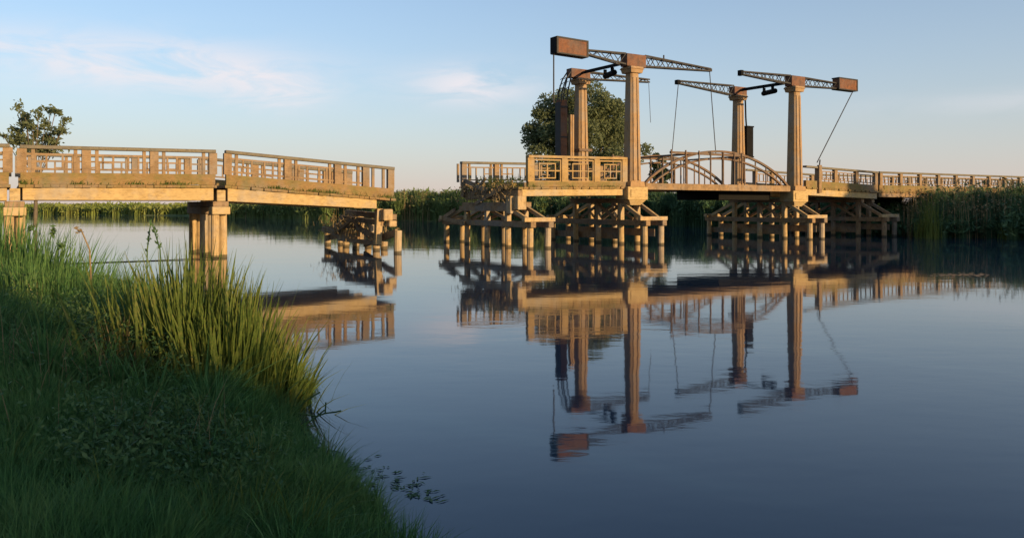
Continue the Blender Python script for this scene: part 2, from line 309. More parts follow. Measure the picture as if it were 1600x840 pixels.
# ------------------------------------------------------------------ bridge spans
def lin(a, b, za, zb): return lambda s: za + (zb - za) * (s - a) / (b - a)
def post_group(rail, s, style, zc, zt, t0, wide=0.26, thin=True, side=0):
    """a wide post with thin balusters beside it"""
    MB().slab(s - wide / 2, s + wide / 2, t0 - 0.03, t0 + 0.15, zc, zt).build('post', style, rail)
    if thin:
        for k in (-1, 1):
            if side and k != side: continue
            c = s + k * (wide / 2 + 0.17)
            MB().slab(c - 0.05, c + 0.05, t0 + 0.01, t0 + 0.10, zc, zt).build('baluster', style, rail)
def railing(root, s0, s1, posts, seam, Rh, t0, style='left', hm=None, pm=None, curb_h=0.36, cut=0.0):
    """handrail + frames as one mesh, posts and balusters as its children"""
    hm = hm or M['handrail']; pm = pm or M['rail']
    top = lambda s: seam(s) + Rh; zc = lambda s: seam(s) + curb_h; zt = lambda s: top(s) - 0.11
    r = MB().slab(s0, s1, t0 - 0.07, t0 + 0.19, zt, top).build('railing', hm, root, 0.01)
    MB().slab(s0 + 0.02, s1 - 0.02, t0 - 0.02, t0 + 0.16, seam, zc).build('curb', M['curb'], r)
    fr = MB(); ends = [p for p, _ in posts]
    for a, b in zip(ends[:-1], ends[1:]):
        if b - a < 0.7: continue
        ia, ib = a + 0.38, b - 0.38
        if style == 'left':
            if ib - ia < 0.3: continue
            u = lambda s: top(s) - 0.30; v = lambda s: zc(s) + 0.08
            fr.slab(a + .1, b - .1, t0 + .03, t0 + .09, lambda s: u(s), lambda s: u(s) + 0.06)
            fr.slab(a + .1, b - .1, t0 + .03, t0 + .09, lambda s: v(s), lambda s: v(s) + 0.06)
            mid = (ia + ib) / 2; rj = random.Random(int(a * 37 + root.location.x * 11 + t0 * 5)); tl = rj.choice((0, 0, 0, .12, -.10))
            for c in (mid - 0.22, mid + 0.22, mid - .52, mid + .52): fr.slab(c - .03, c + .03, t0 + .035, t0 + .085, lambda s: v(s) + .06, lambda s: u(s))
            if rj.random() < .75: fr.slab(ia, mid - .25, t0 + .035, t0 + .085, lambda s: (u(s) + v(s)) / 2 + tl * (s - ia), lambda s: (u(s) + v(s)) / 2 + .05 + tl * (s - ia))
            if rj.random() < .75: fr.slab(mid + .25, ib, t0 + .035, t0 + .085, lambda s: (u(s) + v(s)) / 2, lambda s: (u(s) + v(s)) / 2 + .05)
        elif style == 'panel':
            ia, ib = a + 0.22, b - 0.22
            u = lambda s: top(s) - 0.22; v = lambda s: zc(s) + 0.04
            def ring(a_, b_, v_, u_, w_):
                fr.slab(a_, b_, t0 + .02, t0 + .10, u_, lambda s: u_(s) + w_); fr.slab(a_, b_, t0 + .02, t0 + .10, lambda s: v_(s) - w_, v_)
                fr.slab(a_ - w_, a_, t0 + .02, t0 + .10, lambda s: v_(s) - w_, lambda s: u_(s) + w_); fr.slab(b_, b_ + w_, t0 + .02, t0 + .10, lambda s: v_(s) - w_, lambda s: u_(s) + w_)
            ring(ia, ib, lambda s: v(s), lambda s: u(s), 0.06)
            ring(ia + .28, ib - .28, lambda s: v(s) + .15, lambda s: u(s) - .15, 0.05)
            m_ = (ia + ib) / 2; ms = lambda s: (u(s) + v(s)) / 2
            fr.slab(ia, ia + .23, t0 + .03, t0 + .09, lambda s: ms(s) - .03, lambda s: ms(s) + .03)
            fr.slab(ib - .23, ib, t0 + .03, t0 + .09, lambda s: ms(s) - .03, lambda s: ms(s) + .03)
            fr.slab(ia + .28, ib - .28, t0 + .035, t0 + .085, lambda s: ms(s) - .025, lambda s: ms(s) + .025)
            fr.slab(m_ - .03, m_ + .03, t0 + .03, t0 + .09, lambda s: v(s) + .15, lambda s: u(s) - .15)
        else:
            u = lambda s: top(s) - 0.27; v = lambda s: zc(s) + 0.08
            fr.slab(a + .1, b - .1, t0 + .03, t0 + .09, lambda s: u(s), lambda s: u(s) + 0.05)
            fr.slab(a + .1, b - .1, t0 + .03, t0 + .09, lambda s: v(s), lambda s: v(s) + 0.05)
            k = max(2, int((b - a) / 0.38))
            for i in range(1, k):
                c = a + (b - a) * i / k; fr.slab(c - .025, c + .025, t0 + .035, t0 + .085, lambda s: v(s) + .05, lambda s: u(s))
    if fr.v: fr.build('lattice', pm, r)
    for p, side in posts: post_group(r, p, pm, zc, zt, t0, thin=(style == 'left'), side=side, wide=0.26 if style != 'panel' else 0.30)
    return r
def span(name, label, s0, s1, seam, bot, posts, Rh, style='left', posts_far=None, hm=None, pm=None, t_near=0.0, rn=None, far=True, beam_ends=(0.1, 0.1), beam_m=None, curb_h=0.36, rails=True):
    root = bempty(name, s0); loc = lambda f: (lambda x: f(x + s0))
    se, bo = loc(seam), loc(bot); L_ = s1 - s0; bm_ = beam_m or M['concrete']
    dk = MB(); rgp = random.Random(int(s0 * 7) + 99); x = 0.0
    while x < L_ - .05:
        x2 = min(L_, x + rgp.uniform(.18, .26)); e1, e2 = rgp.uniform(.03, .14), rgp.uniform(.03, .14); dz = rgp.uniform(0, .012)
        dk.slab(x + .005, x2 - .005, -e1, WD + e2, lambda q: se(q) - 0.095 - dz, lambda q: se(q) - 0.004 - dz); x = x2
    dk.build('deck', M['curb'], root)
    a, b = beam_ends
    for k, t0 in enumerate((0.0, 1.45, 2.85, WD - 0.26)):
        MB().slab(a, L_ - b, t0, t0 + 0.26, bo, lambda x: se(x) - 0.103).build('girder', bm_, root, 0.012)
    ps = [(p - s0, sd_) for p, sd_ in posts]
    if rails: railing(root, 0.03, L_ - 0.03, ps, se, Rh, 0.0, style, hm, pm, curb_h)
    if far and rails: railing(root, 0.03, L_ - 0.03, [(p - s0, sd_) for p, sd_ in (posts_far or posts)], se, Rh, WD - 0.12, style, hm, pm, curb_h)
    tag(root, label, 'bridge span', 'spans of the old bridge'); return root
sA0, sA1 = S(29), S(338.5); sB0, sB1 = S(351), S(617)
seamA = lin(S(89), S(352), 2.46, 2.51); botA = lin(S(60), S(352), 1.965, 1.975)
seamB = lin(S(352), S(606), 2.51, 2.10); botB = lin(S(352), S(588), 1.95, 1.68)
seamL = lin(S(-200), S(16), 2.35, 2.45); botL = lambda s: seamL(s) - 0.5
g_lab = 'spans of the old bridge'
span('bridge_span', 'leftmost bridge span, cut by the left edge of the photo', S(-130), S(17), seamL, botL, [(S(-125), 1), (S(-60), 0), (S(12), -1)], 1.22)
span('bridge_span', 'long level span on the left with grey handrail and pale beam, below the thin tree', sA0, sA1, seamA, botA,
     [(S(34), 1), (S(135), 0), (S(241), 0), (S(333), -1)], 1.20)
sB = span('bridge_span', 'left span sloping down to its broken right end over a wrecked trestle', sB0, sB1, seamB, botB,
     [(S(356), 1), (S(450), 0), (S(528), 0), (S(572), 0), (S(611), -1)], 1.20, beam_ends=(0.1, 0.75))
# tower span (x 807 - 985), its left end standing open over the pier
def S2(px):                                         # where a sight line meets the far railing
    k = (px - 800) / 1255; ox, oy = W(0, WD - .1); return (k * oy - ox) / (U[0] - U[1] * k)
sT0, sT1 = -6.45, S(980)
seamT = lin(S(825), S(985), 2.60, 2.68); botT = lambda s: seamT(s) - 0.40
gold = weathered('golden_rail_wood', (0.36, 0.235, 0.105), (0.45, 0.30, 0.145), (0.26, 0.16, 0.07), (1, 1, 8), 1.5, dirt=(0.16, 0.10, 0.04), dirt_amt=(0.58, 0.8))
rT = span('bridge_span', 'approach span with golden square-panelled railing left of the tall near column', sT0, sT1, seamT, botT, [], 1.36, 'none', beam_ends=(0.2, 0.0), curb_h=0.22, rails=False)
q0 = S(825)
railing(rT, q0 - sT0, sT1 - sT0 - .03, [(S(x_) - sT0, 0) for x_ in (829, 882, 932.5, 976)], lambda x: seamT(x + sT0), 1.36, 0.0, 'panel', gold, gold, 0.22)
railing(rT, S2(721) - sT0, sT1 - sT0 - .03, [(S2(x_) - sT0, 0) for x_ in (725, 776, 838, 900, 940)], lambda x: seamT(x + sT0) , 1.28, WD - 0.12, 'left', None, None, 0.30)
MB().box(-.02, .22, -.05, WD + .05, 2.08, 2.46).build('end_beam', M['timber'], rT, .02)
MB().box(-.10, .34, -.16, .22, 1.62, 2.20).build('corbel', M['pile'], rT, .02)
bb = MB(); bb.bar((-.12, WD - .2, 2.95), (-.10, 2.4, 2.45), .06, .20).bar((.2, WD - .5, 2.62), (-.15, 3.2, 3.0), .07, .18).bar((-.1, 3.6, 2.3), (.1, 2.9, 3.05), .10, .10).bar((-.18, 3.3, 1.9), (-.16, 1.2, 2.5), .05, .16).bar((-.1, WD + .1, 2.2), (-.05, WD - .1, 3.0), .16, .2).bar((0, 2.3, 2.4), (.05, .5, 2.8), .06, .16)
bb.build('broken_board', M['timber'], rT)
# right spans
sR0 = 12.35
seamR = lin(S(1280), S(1364), 2.80, 2.66)
def seamR2(s): return 2.66 + 0.002 * (s - S(1364))
spR = S(1372)
pr = [S(x_) for x_ in (1279, 1306, 1339)] + [spR - .2]
span('bridge_span', 'lit right-hand span with pale beam beginning beside the rightmost column', sR0, spR, seamR, lambda s: seamR(s) - 0.46, [(p, 0) for p in pr], 1.17, 'right', beam_ends=(0, .1))
pr2 = np.arange(spR + .3, 44, 2.05)
span('bridge_span', 'rightmost bridge span running into the reeds at the right edge', spR + .06, 44.4, seamR2, lambda s: seamR2(s) - 0.36, [(p, 0) for p in pr2], 1.17, 'right', beam_ends=(.05, .1), beam_m=M['timber'])

# ------------------------------------------------------------------ piers
def concrete_pier(s, label, zt=1.96):
    root = bempty('bridge_pier', s)
    for t in (0.25, 2.1, 4.1):
        MB().tube((-.16, t - .12, -1.2), (-.15, t - .1, zt - .458), .155, .14, 12).build('pile', M['pile'], root); MB().tube((.17, t + .14, -1.2), (.15, t + .12, zt - .458), .155, .14, 12).build('pile', M['pile'], root)
    MB().box(-.30, .30, -.10, .50, zt - .455, zt - .19).build('pile_cap', M['concrete'], root, 0.02)
    MB().box(-.30, .30, 1.8, 4.4, zt - .46, zt - .19).build('pile_cap', M['timber'], root, 0.02)
    MB().box(-.26, .26, -.05, 4.55, zt - .187, zt - .01).build('cap_beam', M['timber'], root, 0.015)
    MB().box(-.14, .14, -.10, -.004, zt + .0, zt + .38).build('bracket', M['concrete'], root, 0.01)
    tag(root, label, 'bridge pier', 'round piled piers under the left spans'); return root
concrete_pier((S(338.5) + S(351)) / 2, 'pier of bundled round piles between two left spans, standing in open water', 1.95)
concrete_pier((S(17) + S(29)) / 2, 'pier of bundled round piles at the left edge, foot hidden by grass', 1.94)

TP = [-1.15, 0.5, 2.2, 4.05, 6.05]
def trestle(s, label, top=2.05, rows=(-.35, .65), ts=TP, lowz=1.0, outer=True, dark=False, knee=False, front_ext=0.0):
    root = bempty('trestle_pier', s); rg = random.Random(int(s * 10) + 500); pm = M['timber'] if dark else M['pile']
    for ri, sr in enumerate(rows):
        for t in ts:
            j = rg.uniform(-.04, .04)
            MB().tube((sr + j, t + rg.uniform(-.03, .03), -1.2), (sr, t, lowz - .12), .15, .135, 10).build('pile', pm, root)
        # low cap beam, split at each side of the inner posts
        MB().box(sr - .13, sr + .13, ts[0] - .25, ts[-1] + .25, lowz - .12, lowz + .12).build('low_cap', M['timber'], root, 0.015)
        for t in ts[1:-1]:
            MB().box(sr - .11, sr + .11, t - .11, t + .11, lowz + .123, top - .123).build('upper_post', pm, root, 0.01)
        MB().box(sr - .13, sr + .13, ts[1] - .3, ts[-2] + .3, top - .12, top + .10).build('upper_cap', M['timber'], root, 0.015)
        a, b, c = ts[1], ts[2], ts[3]
        br = [((a - .1), (ts[0] + .05)), ((c + .1), (ts[-1] - .05))]
        for p, q in br:
            MB().bar((sr - .0, p, top - .14), (sr, q, lowz + .15), .12, .16).build('raking_brace', M['pile'] if not dark else pm, root)
        if knee:
            MB().bar((sr + .17, a + .1, lowz + .15), (sr + .17, b - .1, top - .3), .07, .14).build('knee_brace', M['timber'], root)
            MB().bar((sr + .17, c - .1, lowz + .15), (sr + .17, b + .1, top - .3), .07, .14).build('knee_brace', M['timber'], root)
        else:
            MB().bar((sr + .17, a + .1, top - .15), (sr + .17, b - .1, lowz + .15), .06, .13).build('knee_brace', M['timber'], root)
            MB().bar((sr + .17, b + .1, top - .15), (sr + .17, c - .1, lowz + .15), .06, .13).build('knee_brace', M['timber'], root)
            MB().bar((sr - .17, b - .1, top - .15), (sr - .17, a + .1, lowz + .15), .06, .13).build('knee_brace', M['timber'], root)
    # ties and the wide boards spiked to the second row
    for t in (ts[0], ts[-1]):
        MB().box(rows[0] - .35, rows[1] + .3, t - .12, t + .12, lowz + .123, lowz + .30).build('tie_beam', M['pile'], root, 0.01)
    if outer:
        z0 = lowz - .5
        MB().box(rows[1] - .23, rows[1] - .16, ts[0] + .2, ts[-1] - .1, z0 - .12, z0 + .22).build('waling_board', M['timber'], root)
        MB().box(rows[0] + .17, rows[0] + .23, ts[1] + .1, ts[-1] + .1, z0 - .3, z0 + .0).build('waling_board', M['timber'], root)
    tag(root, label, 'bridge pier', 'timber trestle piers'); return root
trestle(0.0, 'brown timber trestle pier with raking braces under the tall near column and its panelled span', 2.05)
trestle(11.6, 'timber trestle pier standing under the right-hand pair of columns', 2.10)
trestle(18.2, 'shadowed dark trestle pier under the right span in front of reeds', 2.10, dark=True)  # piles and rakers take darker timber, shade put into the colour
# pier of the wreck
t2 = trestle(-6.25, 'timber trestle pier with arched knee braces under the open left end of the panelled span', 1.85, rows=(-.2, .7), ts=[-0.95, .8, 2.55, 4.4, 6.5], lowz=1.0, outer=False, knee=True)
MB().box(-.42, -.34, .5, 4.8, 1.55, 1.78).build('waling_board', M['timber'], t2)
MB().bar((-.45, 6.7, 1.2), (-.45, 4.2, .95), .06, .2).bar((-.42, 6.9, 1.05), (-.42, 5.2, 1.6), .06, .18).build('loose_board', M['timber'], t2)
MB().box(-.45, -.05, .2, .55, 1.45, 2.2).build('upper_post', M['pile'], t2, .02)
# ruined pier under broken end
rp = bempty('trestle_pier', S(617) - .2); rgd = random.Random(3)
for t, zt, sx in ((-.75, .86, 0), (1.6, .35, .1), (3.3, .45, -.1), (5.0, .5, .1), (7.1, .85, 0), (6.9, .7, .6), (2.4, .3, .8), (4.2, .3, .8)):
    MB().tube((sx + rgd.uniform(-.1, .1), t, -1.2), (sx, t, zt), .16, .145, 10).build('pile', M['pile'], rp)
for t, s_, zt in ((1.5, -.1, 1.25), (3.2, 0.1, 1.3), (4.9, -.1, 1.35), (.4, -.35, 1.68), (2.4, .5, 1.5), (4.3, .5, 1.5)):
    MB().bar((s_, t, .3), (s_ + rgd.uniform(-.1, .1), t + rgd.uniform(-.12, .12), zt), .24, .24).build('upper_post', M['pile'], rp)
MB().box(-.30, .08, -.10, .26, 1.22, 1.66).box(-.10, .22, -.16, .18, .98, 1.215).build('corbel', M['pile'], rp, .03)
for p, q, w_, h_ in (((0, -.6, .78), (0, 2.6, .22), .1, .26), ((.1, 7.0, .35), (.1, 4.2, .62), .1, .26), ((-.2, 7.2, .72), (-.1, 3.0, .38), .1, .22), ((-.25, 4.6, 1.28), (-.2, .2, 1.12), .16, .2),
                     ((.3, 5.4, 1.5), (.3, .3, 1.35), .22, .22), ((-.3, 1.4, .55), (-.3, 3.2, 1.2), .07, .16), ((-.32, 5.2, .6), (-.3, 3.2, 1.25), .07, .16), ((.2, 6.9, .8), (.25, 4.4, 1.35), .1, .2),
                     ((-.4, 2.4, .9), (-.35, .4, .55), .07, .2), ((-.05, 3.0, .95), (.0, 6.6, .8), .12, .16), ((-.3, .3, .32), (-.1, 5.3, .34), .16, .17)):
    MB().bar(p, q, w_, h_).build('fallen_beam', M['timber'], rp)
tag(rp, 'wrecked pier of short piles and fallen brown beams beneath the broken sloping end', 'bridge pier', 'timber trestle piers')
# water pipe carried low between the two left piers
wp = MB(); a_ = W(S(17), -.5); 
wp.path([(*W(S(12), -.4), .03), (*W(S(120), -.42), .012), (*W(S(230), -.42), .012), (*W(S(338), -.4), .03)], .016, 6)
tag(wp.build('mooring_cable', M['black']), 'thin dark cable stretched just above the water between the two left piers', 'cable')

# ------------------------------------------------------------------ lift columns
def column(s, t, label, ztop=8.28, zb=2.07, near=True):
    root = bempty('lift_column', s, t)
    sh = MB().taper(0, 0, zb + .6, ztop, .34, .32, .24, .24)
    sh.build('shaft', M['column'], root, 0.07)
    g = MB()
    for x_ in (-.15, .15): g.hexa([(x_ - .075, -.385, zb + .9), (x_ + .075, -.385, zb + .9), (x_ + .075, -.29, zb + .9), (x_ - .075, -.29, zb + .9),
                                  (x_ * .75 - .06, -.285, ztop - .5), (x_ * .75 + .06, -.285, ztop - .5), (x_ * .75 + .06, -.22, ztop - .5), (x_ * .75 - .06, -.22, ztop - .5)])
    g.build('pilaster', M['column'], root, 0.01)
    MB().taper(0, 0, ztop - .30, ztop - .12, .34, .34, .38, .38).build('collar', M['column'], root, 0.01)
    MB().taper(0, 0, ztop - .117, ztop + .0, .42, .42, .36, .36).build('capital', M['column'], root, 0.01)
    MB().taper(0, 0, zb + .603, zb + .85, .46, .43, .42, .40).build('plinth', M['column'], root, 0.015)
    if near:
        MB().box(-.60, .62, -.42, .50, zb, zb + .6).build('base_block', M['concrete'], root, 0.02)
        MB().box(-.44, .46, -.452, -.423, zb + .12, zb + .48).build('raised_panel', M['concrete'], root)
        MB().taper(0, 0.04, zb - .25, zb - .003, .30, .28, .52, .44).build('corbel', M['concrete'], root)
    else:
        MB().box(-.50, .50, -.46, .42, zb + .2, zb + .6).build('base_block', M['concrete'], root, 0.02)
    if not near:
        MB().box(-.41, .41, -.43, .40, 4.55, 4.68).build('strap', M['arch'], root)
    tag(root, label, 'column', 'tall columns carrying the balance beams'); return root
column(0, 0.12, 'tallest near column, rising at the right end of the golden panelled railing')
column(0.05, 4.15, 'far column seen behind the golden panelled railing, beside the hanging rusty box', near=False)
column(11.6, 0.12, 'rightmost pale column standing on a lit base block', 8.28, 2.0)
column(11.65, 4.15, 'column behind the right end of the arched footbridge, with a box darkened for shade hanging beside it', 8.28, 2.2, near=False)

# ------------------------------------------------------------------ balance beams
def lattice_arm(x0, x1, z0a, z0b, z1a, z1b, n=9, hw=.16):
    """tapering truss from x0 (depth z0a..z0b) to x1, chords and zigzag on two faces"""
    b = MB()
    for y in (-hw, hw):
        b.bar((x0, y, z0a), (x1, y * .5, z1a), .05, .07); b.bar((x0, y, z0b), (x1, y * .5, z1b), .05, .07)
        for i in range(n):
            a = i / n; c = (i + 1) / n; q = lambda k, lo: (x0 + (x1 - x0) * k, y * (1 - .5 * k), (z0a + (z1a - z0a) * k) if lo else (z0b + (z1b - z0b) * k))
            b.bar(q(a, i % 2), q(c, (i + 1) % 2), .025, .03)
    for i in range(0, n + 1, 2):
        k = i / n; x_ = x0 + (x1 - x0) * k; b.bar((x_, -hw * (1 - .5 * k), z0b + (z1b - z0b) * k), (x_, hw * (1 - .5 * k), z0b + (z1b - z0b) * k), .03, .03)
    return b
def crate(x0, x1, y0, y1, z0, z1, tilt=0.0):
    b = MB(); b.slab(x0, x1, y0, y1, lambda x: z0 + tilt * (x - x0), lambda x: z1 + tilt * (x - x0)); return b
def crate_rim(x0, x1, y0, y1, z0, z1, tilt=0.0):
    b = MB(); f = lambda c: (lambda x: c + tilt * (x - x0))
    b.slab(x0 - .04, x1 + .04, y0 - .03, y1 + .03, f(z1 + .003), f(z1 + .07)); b.slab(x0 - .04, x1 + .04, y0 - .03, y1 + .03, f(z0 - .06), f(z0 - .003))
    for x_ in (x0 - .043, x1 - .04): b.slab(x_, x_ + .083, y0 - .028, y0 - .003, f(z0), f(z1))
    return b
# near left (tilted slightly, weight outwards = -s)
rt = bempty('balance_beam', 0, .12)
MB().box(-.50, .66, -.24, .24, 8.28, 8.86).build('pivot_box', M['rust'], rt, .01)
lattice_arm(-.503, -2.76, 8.36, 8.86, 8.62, 8.80, 6).build('truss_arm', M['steel'], rt)
lattice_arm(.663, 5.12, 8.37, 8.87, 8.56, 8.66, 14).build('truss_arm', M['steel'], rt)
cw = crate(-4.45, -2.80, -.22, .22, 8.52, 9.14, -.02).build('counterweight', M['rust'], rt)
crate_rim(-4.45, -2.80, -.22, .22, 8.52, 9.14, -.02).build('edge_plate', M['steel'], cw)
MB().box(-4.52, -4.495, -.24, .24, 8.48, 9.20).build('end_plate', M['black'], cw)
MB().bar((2.0, 0, 8.8), (2.0, 0, 9.05), .05, .05).bar((5.12, -.1, 8.6), (5.12, .1, 8.6), .12, .14).build('lug', M['steel'], rt)
tag(rt, 'near balance beam at far left of the four, rusty box weight raised over the panelled span', 'balance beam', 'balance beams on the columns')
# far left: arm to the right kept, weight arm broken and hanging
rt = bempty('balance_beam', .05, 4.15)
MB().box(-.75, .46, -.22, .22, 8.28, 8.74).build('pivot_box', M['rust'], rt, .01)
lattice_arm(.463, 4.62, 8.30, 8.66, 8.48, 8.62, 11).build('truss_arm', M['steel'], rt)
ha = MB()
for y in (-.16, .16):
    for off in (0, .34):
        pts = [(-.76 + off * .2, y, 8.55), (-1.05 + off * .8, y, 8.15), (-1.28 + off, y, 7.55), (-1.36 + off, y, 6.9)]
        ha.path(pts, .035, 5)
    for i in range(5):
        z_ = 6.95 + i * .3; ha.bar((-1.34 + .04 * i, y, z_), (-1.0 + .04 * i, y, z_ + .22), .025, .025)
ha.build('truss_arm', M['steel'], rt)
cw = MB().box(-1.42, -.98, -.18, .18, 4.05, 7.1).build('counterweight', M['rust'], rt, .01)
MB().box(-1.45, -1.423, -.22, .22, 4.05, 6.98).box(-1.42, -.98, -.21, -.183, 6.7, 6.8).box(-1.42, -.98, -.21, -.183, 5.2, 5.27).build('edge_plate', M['steel'], cw)
MB().box(-.72, -.64, -.1, .1, 4.05, 6.4).box(-.60, -.50, -.1, .1, 4.05, 6.4).build('guide_rail', M['column'], rt)
tag(rt, 'far balance beam whose left arm hangs down with a long rusty box in front of the big tree', 'balance beam', 'balance beams on the columns')
# near right
rt = bempty('balance_beam', 11.6, .12)
MB().box(-.50, .60, -.24, .24, 8.28, 8.84).build('pivot_box', M['rust'], rt, .01)
lattice_arm(-.503, -4.15, 8.40, 8.84, 8.60, 8.74, 12).build('truss_arm', M['steel'], rt)
MB().box(-4.34, -4.153, -.12, .12, 8.52, 8.80).build('end_block', M['black'], rt)
lattice_arm(.603, 3.56, 8.36, 8.82, 8.46, 8.76, 8).build('truss_arm', M['steel'], rt)
cw = crate(3.60, 5.25, -.22, .22, 8.46, 9.02).build('counterweight', M['rust'], rt)
crate_rim(3.60, 5.25, -.22, .22, 8.46, 9.02).build('edge_plate', M['steel'], cw)
tag(rt, 'rightmost balance beam on its column, brown box weight held out to the right', 'balance beam', 'balance beams on the columns')
# far right
rt = bempty('balance_beam', 11.65, 4.15)
MB().box(-.52, .52, -.22, .22, 8.28, 8.76).build('pivot_box', M['rust'], rt, .01)
lattice_arm(-.523, -4.8, 8.26, 8.80, 8.60, 8.74, 13).build('truss_arm', M['steel'], rt)
MB().box(-4.96, -4.76, -.12, .12, 8.54, 8.78).build('end_block', M['black'], rt)
MB().path([(.5, 0, 8.4), (.62, 0, 8.0), (.66, 0, 7.0), (.72, 0, 6.45)], .05, 6).build('hanger', M['black'], rt)
cw = MB().box(.46, 1.02, -.26, .26, 4.72, 6.42).build('counterweight', M['black'], rt, .01)  # weight hangs in shade; the shade is put into its black colour
MB().box(.43, 1.05, -.29, .29, 6.423, 6.50).box(.43, 1.05, -.29, .29, 4.64, 4.717).build('edge_plate', M['black'], cw)
tag(rt, 'far balance beam above the arched bridge, its box weight darkened for shade, hanging beside the column', 'balance beam', 'balance beams on the columns')
# cross struts between the two beams of each tower
for s_, lab in ((0, 'dark cross strut with a black drum joining the two left balance beams'), (11.6, 'dark cross strut with a black drum joining the two right balance beams')):
    rt = bempty('cross_strut', s_, 0)
    MB().bar((.12, .46, 8.62), (.12, 3.86, 8.62), .10, .10).bar((-.12, .46, 8.50), (-.12, 3.86, 8.50), .08, .08).build('twin_bar', M['black'], rt)
    MB().tube((0.0, 1.4, 8.22), (.35, 2.55, 8.22), .14, .14, 10).build('drum', M['black'], rt)
    MB().box(.0, .14, 1.6, 1.7, 8.30, 8.50).box(.12, .26, 2.3, 2.4, 8.30, 8.50).build('hanger', M['black'], rt)
    tag(rt, lab, 'strut', 'cross struts between balance beams')
def cable(p, q, r, label, sag=0.0, name='lift_cable', m='steel'):
    p = Vector(p); q = Vector(q); pts = []
    for i in range(9):
        k = i / 8; c = p.lerp(q, k); c.z -= sag * 4 * k * (1 - k); pts.append(tuple(c))
    return tag(MB().path(pts, r, 6).build(name, M[m]), label, 'cable', 'cables hanging from the balance beams')
cable((*W(5.1, .12), 8.55), (*W(5.55, .12), 4.35), .022, 'thin cable from the right tip of the tallest beam down to the arched bridge')
cable((*W(4.66, 4.15), 8.5), (*W(4.8, 4.15), 6.3), .014, 'short thin cable dangling in front of the sky right of the tallest column')
cable((*W(6.85, 4.15), 8.55), (*W(6.3, 4.15), 4.1), .022, 'thin cable slanting from the black tip of the far right beam to the arches')
cable((*W(-4.5, .12), 8.45), (*W(-4.5, .12), 6.3), .035, 'dark straight rod hanging below the leftmost rusty box weight')
cable((*W(16.75, .12), 8.40), (*W(13.5, .1), 4.2), .028, 'grey cable running diagonally from the rightmost box weight to a short post')
ap = bempty('anchor_post', 13.5, .08)
MB().box(-.12, .12, -.22, -.06, 2.5, 4.05).build('post', M['timber'], ap, .01); MB().bar((0, -.14, 4.05), (0.05, -.14, 4.35), .05, .05).build('hook', M['steel'], ap)
tag(ap, 'short dark post on the right span where the diagonal grey cable ends', 'post')

# ------------------------------------------------------------------ arched bridge between the towers
ar = bempty('arched_bridge', 0.6, 0)
LA = 10.4
MB().box(0.03, LA, -.02, 4.5, 2.62, 2.78).build('deck', M['arch'], ar)
for t0 in (-.10, 4.42): MB().box(0.05, LA, t0, t0 + .16, 2.55, 2.86).build('edge_beam', M['timber'], ar, .01)
MB().box(6.1, LA - .3, 1.0, 4.1, 2.10, 2.61).build('under_deck_box', M['black'], ar)  # black box set back beneath the deck, a dark band from the front
def arch_z(x, lift): k = (x - LA / 2) / (LA / 2); return 2.75 + lift * (1 - k * k) ** .85
for t0 in (0.02, 4.42):
    for lift, wz in ((1.95, .11), (1.60, .085)):
        b = MB(); xs = np.linspace(.0 if lift > 1.8 else .55, LA if lift > 1.8 else LA - .55, 25); 
        f = (lambda x: arch_z(x, 1.78)) if lift > 1.8 else (lambda x: 2.78 + 1.38 * max(0, 1 - ((x - LA / 2) / (LA / 2 - .5)) ** 2) ** .85)
        for a, c in zip(xs[:-1], xs[1:]): b.bar((a, t0, f(a)), (c, t0, f(c)), .13, wz)
        b.build('arch_rib', M['arch'], ar)
    for x in np.arange(1.2, LA - 1, .82): MB().bar((x, t0, 2.86), (x, t0, arch_z(x, 1.78) - .05), .05, .05).build('hanger_rod', M['arch'], ar)
    rl = MB().box(1.6, 6.6, t0 - .13, t0 - .09, 4.30, 4.42).build('guard_rail', M['arch'], ar)
    for x in (1.65, 2.6, 3.5, 4.3, 5.2, 6.0, 6.55): MB().box(x - .028, x + .028, t0 - .19, t0 - .133, 2.87, 4.50).build('post', M['arch'], rl)
tb = MB()
for x in (3.4, 5.2, 7.0): tb.box(x - .05, x + .05, .1, 4.34, arch_z(x, 1.78) - .03, arch_z(x, 1.78) + .05)
tb.build('cross_tie', M['arch'], ar)
tag(ar, 'red brown arched footbridge with twin curved ribs between the two pairs of columns', 'footbridge')

